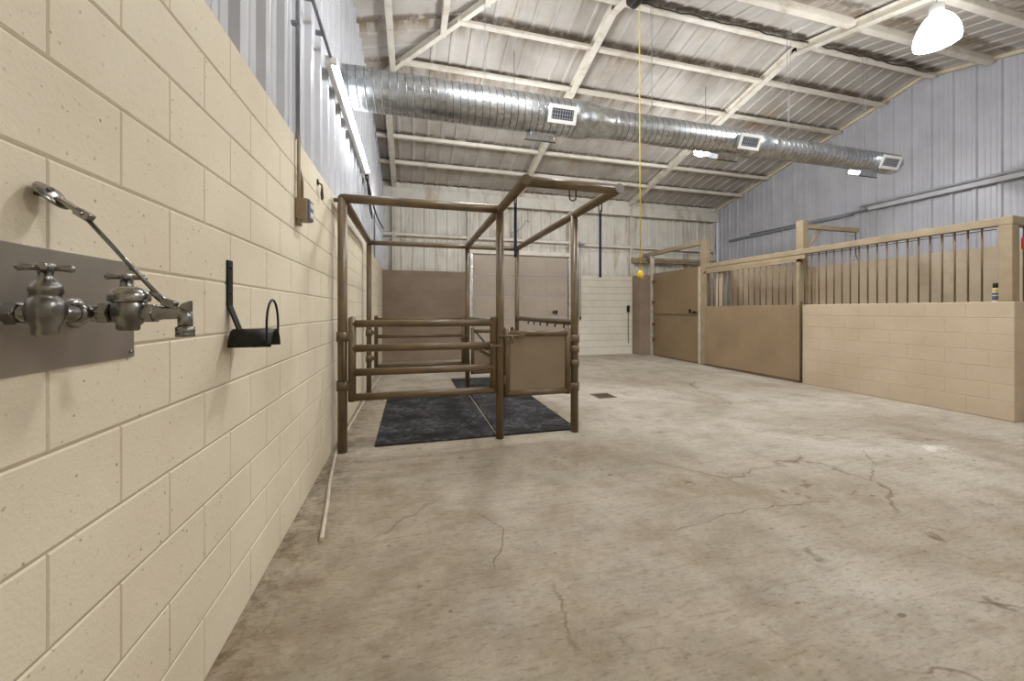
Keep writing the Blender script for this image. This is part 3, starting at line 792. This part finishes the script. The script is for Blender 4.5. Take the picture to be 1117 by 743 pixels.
# cord reel
rx, ry, rz = 2.80, 4.2, 5.22
cr = thing('cord_reel', (rx, ry, rz), 'black cord reel under the roof with a yellow cord hanging down', 'cord reel')
g = MB(); g.lathe([(0, -.055), (.09, -.055), (.115, -.045), (.12, 0), (.115, .045), (.09, .055), (0, .055)], (rx-.06, ry, rz+.08), (1, .3, 0), 24); P_('housing', g, 'dark', cr)
g = MB(); g.box((rx-.08, ry-.015, rz+.18), (rx-.04, ry+.015, zmain(ry)-.03)); P_('bracket', g, 'dark', cr)
g = MB(); g.tube([(rx-.02, ry-.02, rz+.03), (rx-.005, ry, rz-.1), (rx, ry, 3.6), (rx+.01, ry, 1.84)], .0075, 10); P_('cord', g, 'yellow', cr)
g = MB(); g.lathe([(0, 0), (.035, 0), (.04, .02), (.04, .055), (.028, .075), (.014, .10), (.0, .105)], (rx+.01, ry, 1.755), n=16); g.box((rx-.03, ry-.02, 1.765), (rx+.05, ry+.02, 1.79), .008); P_('connector', g, 'yellow2', cr)

# ------------------------------------------------------------------ left wall fittings
# conduit down to an outlet box
ob = thing('outlet_box', (XL+.04, 2.76, 1.92), 'tan outlet box on the block wall fed by a vertical conduit', 'outlet')
g = MB(); g.box((XL+.002, 2.70, 1.93), (XL+.075, 2.82, 2.07), .006); P_('box', g, 'tan', ob)
g = MB(); g.box((XL+.072, 2.705, 1.935), (XL+.085, 2.815, 2.065), .003); P_('cover_plate', g, 'bluegrey', ob)
for z in (1.97, 2.03):
    g = MB(); g.box((XL+.083, 2.73, z-.018), (XL+.089, 2.79, z+.018), .003); P_('socket', g, 'white', ob)
g = MB(); g.tube([(XL+.022, 2.71, WT), (XL+.022, 2.71, 1.90)], .011, 8); g.tube([(XL+.024, 2.72, 2.26), (XL+.026, 2.765, 2.20), (XL+.026, 2.77, 2.06)], .010, 8); g.tube([(XL+.022, 2.72, 1.94), (XL+.022, 2.72, 1.89)], .016, 10); P_('conduit', g, 'tan', ob)
g = MB(); g.tube([(XL+.016, 2.71, WT-.02), (XL+.016, 2.71, 5.2)], .013, 8); g.box((XL-.02, 2.695, 3.18), (XL+.03, 2.725, 3.20)); P_('upper_conduit', g, 'grey', ob)
# small iron hook
kh = thing('wall_hook', (XL+.02, 3.33, 2.22), 'small black iron hook and ring high on the cream block wall', 'hook')
g = MB(); g.box((XL+.001, 3.29, 2.345), (XL+.008, 3.33, 2.385)); g.tube([(XL+.006, 3.31, 2.36), (XL+.03, 3.32, 2.35), (XL+.03, 3.33, 2.33)], .006, 8); P_('plate', g, 'black', kh)
g = MB(); g.tube([(XL+.03, 3.335 + .035*math.sin(a)*(1.0 if math.cos(a) < 0 else .6), 2.285 + .05*math.cos(a)) for a in [2*PI*k/16 for k in range(16)]], .0055, 8, closed=True); P_('ring', g, 'black', kh)

# stainless splash plate
sp = thing('splash_plate', (XL+.003, .9, 1.2), 'brushed stainless steel plate behind the wall faucet', 'plate')
g = MB(); g.box((XL-.001, .56, 1.217), (XL+.006, 1.238, 1.467), .0015); P_('sheet', g, 'steel', sp)
for y, z in ((1.222, 1.232), (1.222, 1.452), (.58, 1.232), (.58, 1.452)):
    g = MB(); g.lathe([(.006, 0), (.006, .003), (.003, .005), (0, .005)], (XL+.006, y, z), (1,0,0), 12); P_('screw', g, 'chrome', sp)

# wall faucet
FX, FZ = -.622, 1.335; Y1, Y2, YC = .857, 1.052, .953
wf = thing('wall_faucet', (XL+.006, YC, FZ), 'two-handle chrome utility faucet with a brace rod on the steel plate', 'faucet')
g = MB(); g.tube([(FX, Y1, FZ), (FX, Y2, FZ)], .0155, 16); g.lathe([(.017, -.008), (.021, -.006), (.021, .006), (.017, .008)], (FX, YC-.035, FZ), (0,1,0), 16); g.lathe([(.017, -.008), (.021, -.006), (.021, .006), (.017, .008)], (FX, YC+.035, FZ), (0,1,0), 16); P_('body', g, 'brass', wf)
for y in (Y1, Y2):
    g = MB(); g.tube([(XL+.006, y, FZ), (FX, y, FZ)], .0145, 14)
    g.lathe([(.018, 0), (.022, .002), (.022, .016), (.018, .018)], (FX-.05, y, FZ), (1,0,0), 6, False); P_('inlet', g, 'brass', wf)
    g = MB(); g.lathe([(.032, 0), (.033, .003), (.028, .010), (.018, .014), (.0145, .014)], (XL+.006, y, FZ), (1,0,0), 24); P_('flange', g, 'chrome', wf)
    g = MB(); g.lathe([(0, -.040), (.013, -.040), (.017, -.036), (.018, -.022), (.023, -.014), (.026, 0), (.026, .014), (.023, .024), (.0195, .028), (.0195, .034), (.0215, .036), (.0205, .050), (.013, .058), (.0105, .064), (.0105, .074), (0, .074)], (FX, y, FZ), n=22)
    vb = P_('valve', g, 'brass', wf)
    g = MB(); zc = FZ + .078
    g.lathe([(0, -.010), (.0075, -.010), (.0075, -.002), (.013, 0), (.013, .008), (.008, .012), (0, .013)], (FX, y, zc), n=16)
    a0 = .5
    for k in range(4):
        a = a0 + k*PI/2; d = V(math.cos(a), math.sin(a), 0); c0 = V(FX, y, zc+.003)
        g.tube([c0 + d*.004, c0 + d*.020, c0 + d*.030, c0 + d*.0345], [.0055, .0060, .0075, .004], 10)
    obj('handle', g, M['chrome'], vb)
# spout leg out from the wall, with vacuum breaker
g = MB(); SXE = -.462
g.tube([(FX, YC, FZ), (-.60, YC, FZ)], .0165, 16); g.lathe([(.017, 0), (.022, .002), (.022, .016), (.017, .018)], (-.603, YC, FZ), (1,0,0), 6, False)
g.lathe([(.017, 0), (.021, .002), (.021, .014), (.017, .016)], (-.528, YC, FZ), (1,0,0), 6, False)
g.tube([(-.58, YC, FZ), (-.512, YC, FZ), (-.50, YC, FZ), (SXE-.008, YC, FZ), (SXE-.0005, YC, FZ-.005), (SXE, YC, FZ-.014), (SXE, YC, FZ-.030)], [.0165, .0165, .0135, .0125, .0128, .0128, .0128], 16)
g.lathe([(.0125, -.050), (.0165, -.050), (.0165, -.044), (.0155, -.042), (.0165, -.040), (.0165, -.030), (.013, -.028)], (SXE, YC, FZ), n=18)
g.prism([(SXE-.012, YC-.005, FZ+.010), (SXE-.004, YC-.005, FZ+.020), (SXE+.011, YC-.005, FZ+.026), (SXE+.011, YC-.005, FZ-.005), (SXE-.01, YC-.005, FZ)], (0, .010, 0))
P_('spout', g, 'brass', wf)
VX = -.558
g = MB(); g.lathe([(0, -.036), (.014, -.036), (.016, -.033), (.016, -.026), (.020, -.022), (.027, -.012), (.029, .0), (.028, .018), (.0255, .024)], (VX, YC, FZ), n=24); P_('vacuum_breaker', g, 'brass', wf)
g = MB(); g.lathe([(.0255, .022), (.032, .024), (.033, .028), (.033, .036), (.031, .042), (.024, .050), (.012, .054), (0, .055)], (VX, YC, FZ), n=24); P_('breaker_cap', g, 'chrome', wf)
# brace rod
RB = V(XL+.030, .968, 1.567); RE = V(SXE-.03, YC, FZ+.018)
g = MB(); g.tube([RB + V(.045, 0, -.03), RE + V(-.012, 0, .012)], .0042, 10)
g.tube([RE + V(-.03, 0, .027), RE + V(-.012, 0, .012), RE], [.005, .0075, .007], 10)
g.obox(RE + V(.003, 0, .002), (1,0,-.4), (0,1,0), (.4,0,1), .012, .009, .008, .002); P_('brace_rod', g, 'brass', wf)
g = MB()
g.lathe([(0, -.0015), (.026, -.0015), (.031, .0), (.031, .003), (.020, .006), (.012, .012), (0, .012)], RB - V(.004, 0, -.002), (.80,0,.60), 24)
g.tube([RB - V(.03, 0, -.006), RB], .004, 8)
g.obox(RB + V(.030, 0, -.018), (1,0,-.7), (0,1,0), (.7,0,1), .026, .013, .004, .002)
g.tube([RB + V(.0, -.012, .012), RB + V(.006, -.012, .012)], .005, 8); g.tube([RB + V(.0, .012, -.012), RB + V(.006, .012, -.012)], .005, 8)
g.obox(RB + V(.048, 0, -.032), (1,0,-.7), (0,1,0), (.7,0,1), .014, .009, .008, .002)
P_('wall_bracket', g, 'chrome', wf)

# halter rack: bar, half-round saddle and wire loop
HYc = 1.79; hz = 1.225
hk = thing('halter_rack', (XL, HYc, 1.17), 'black iron rack with half-round saddle and wire loop on the wall', 'rack')
g = MB(); g.box((XL+.001, HYc-.020, 1.36), (XL+.009, HYc+.020, 1.545), .001)
g.obox((XL+.020, HYc, 1.318), (1,0,.35), (0,1,0), (-.35,0,1), .004, .019, .062, .001)
g.lathe([(.007, 0), (.006, .004), (0, .005)], (XL+.009, HYc, 1.515), (1,0,0), 10); g.lathe([(.007, 0), (.006, .004), (0, .005)], (XL+.009, HYc, 1.41), (1,0,0), 10)
P_('mounting_bar', g, 'black', hk)
g = MB(); x0, x1 = XL+.02, -.548; n = 14; rr = .060; th = .005; vs = []
for x in (x0, x1):
    for r in (rr, rr-th):
        for k in range(n+1):
            a = PI*k/n + 0; sag = .9
            vs.append(V(x, HYc + r*math.cos(a), hz-.032 + r*1.22*math.sin(a)))
m = n+1; fs = []
for k in range(n):
    fs += [(k, k+1, 2*m+k+1, 2*m+k), (m+k, 3*m+k, 3*m+k+1, m+k+1), (k, m+k, m+k+1, k+1), (2*m+k, 2*m+k+1, 3*m+k+1, 3*m+k)]
fs += [(0, 2*m, 3*m, m), (n, m+n, 3*m+n, 2*m+n)]
g.add(vs, fs, True); P_('saddle', g, 'black', hk)
g = MB(); lx = x1-.012
pts = [V(lx-.05, HYc-.064, hz-.028), V(lx-.004, HYc-.066, hz-.026), V(lx, HYc-.067, hz-.015)] + [V(lx+.0, HYc - .068*math.cos(a), hz+.055 + .105*math.sin(a)) for a in [PI*k/14 for k in range(15)]] + [V(lx, HYc+.066, hz-.01), V(lx, HYc+.064, hz-.03)]
g.tube(pts, .0046, 8); P_('wire_loop', g, 'black', hk)

# hose along the wall foot
ho = MB(); pts = [(-.50, 2.40, .013), (-.525, 2.60, .013), (-.555, 2.85, .013), (-.60, 3.15, .013), (-.64, 3.5, .013), (-.672, 3.8, .013), (-.685, 4.2, .013), (-.675, 5.0, .013), (-.65, 6.5, .013), (-.60, 8.0, .013), (-.55, 9.6, .013)]
ho.tube(pts, .0125, 12)
tag(obj('floor_pipe', ho, M['pvc']), 'long white pipe lying on the floor along the cream block wall', 'pipe')
# floor drain
fd = thing('floor_drain', (2.93, 5.37, 0), 'square rusty floor drain grate beside the horse stocks', 'drain')
g = MB(); g.box((2.78, 5.22, .0005), (3.08, 5.25, .006)); g.box((2.78, 5.49, .0005), (3.08, 5.52, .006)); g.box((2.78, 5.22, .0005), (2.81, 5.52, .006)); g.box((3.05, 5.22, .0005), (3.08, 5.52, .006)); P_('rim', g, 'bar', fd)
g = MB(); g.box((2.80, 5.24, .0005), (3.06, 5.50, .002)); P_('pan', g, 'dark', fd)
g = MB()
for k in range(8): g.box((2.825+.03*k, 5.24, .002), (2.837+.03*k, 5.50, .005))
P_('grate', g, 'bar', fd)

# chain pull at the overhead door
ch = thing('chain_pull', (4.86, YB-.06, 1.1), 'chain pull with pulley hanging at the right of the overhead door', 'chain')
g = MB(); g.lathe([(0, -.02), (.06, -.02), (.045, -.006), (.045, .006), (.06, .02), (0, .02)], (4.86, YB-.06, 3.33), (1, 0, 0), 20); g.box((4.80, YB-.075, 3.31), (5.02, YB-.02, 3.36), .004); P_('pulley', g, 'grey', ch)
g = MB(); g.tube([(4.83, YB-.06, 3.30), (4.82, YB-.06, 1.16)], .009, 8); g.tube([(4.89, YB-.06, 3.30), (4.88, YB-.06, 1.16)], .009, 8); P_('chain', g, 'grey', ch)
g = MB(); g.lathe([(0, 0), (.028, 0), (.03, .02), (.02, .08), (.008, .10), (0, .1)], (4.88, YB-.06, 1.08), n=14); g.lathe([(0, 0), (.025, 0), (.025, .05), (0, .06)], (4.79, YB-.06, 1.10), n=14); P_('weight', g, 'dark', ch)
# rod handle on the back wall by the pier
rh = thing('wall_rod', (6.50, YB-.04, .35), 'slim upright rod with a black handle on the back wall', 'rod')
g = MB(); g.tube([(6.51, YB-.035, .34), (6.51, YB-.035, 1.5)], .010, 8); P_('rod', g, 'bar', rh)
g = MB(); g.box((6.46, YB-.06, 1.30), (6.55, YB-.012, 1.50), .012); P_('handle', g, 'black', rh)

# cable slung along the ridge purlin
g = MB(); rnd = random.Random(3)
g.tube([(2.95 + 6.6*k/44, 4.922 + rnd.uniform(-.008, .004), 5.905 + rnd.uniform(-.012, .02)) for k in range(45)], .009, 8)
tag(obj('roof_cable', g, M['dark']), 'wavy black cable running along the purlin nearest the ridge', 'cable')
# swing hook on the back wall
bh = thing('swing_hook', (2.95, YB-.08, 3.4), 'thin metal hook and chain hanging high on the back wall above the overhead door', 'hook')
g = MB(); g.tube([(3.24, YB-.02, 4.25), (3.24, YB-.07, 4.22), (3.24, YB-.07, 3.92)], .009, 8); P_('chain', g, 'grey', bh)
g = MB(); g.tube([(3.30, YB-.07, 3.90), (3.24, YB-.07, 3.88), (3.20, YB-.07, 3.93), (3.06, YB-.07, 3.72), (2.90, YB-.07, 3.58)], .012, 8); P_('arm', g, 'grey', bh)
g = MB(); g.tube([(2.72, YB-.07, 3.56), (2.84, YB-.07, 3.56), (2.84, YB-.07, 3.44), (2.72, YB-.07, 3.44)], .010, 8, closed=True); P_('ring', g, 'grey', bh)

# ------------------------------------------------------------------ camera, world, view
cam = bpy.data.cameras.new('camera'); co = bpy.data.objects.new('camera', cam); COL.objects.link(co)
co.location = (0, 0, 1.34); co.rotation_euler = (PI/2, 0, -math.radians(15))
cam.sensor_fit = 'HORIZONTAL'; cam.sensor_width = 36; cam.lens = 412/1117*36
cam.shift_y = -32.5/1117; cam.clip_start = .05
scene.camera = co
w = bpy.data.worlds.new('world'); scene.world = w; w.use_nodes = True
w.node_tree.nodes['Background'].inputs[0].default_value = (.8, .85, 1, 1); w.node_tree.nodes['Background'].inputs[1].default_value = .3
vs = scene.view_settings; scene.display_settings.display_device = 'sRGB'
vs.view_transform = 'Standard'; vs.look = 'None'; vs.gamma = 1; vs.use_curve_mapping = False; vs.exposure = 0.3
scene.cycles.max_bounces = 10; scene.cycles.diffuse_bounces = 6
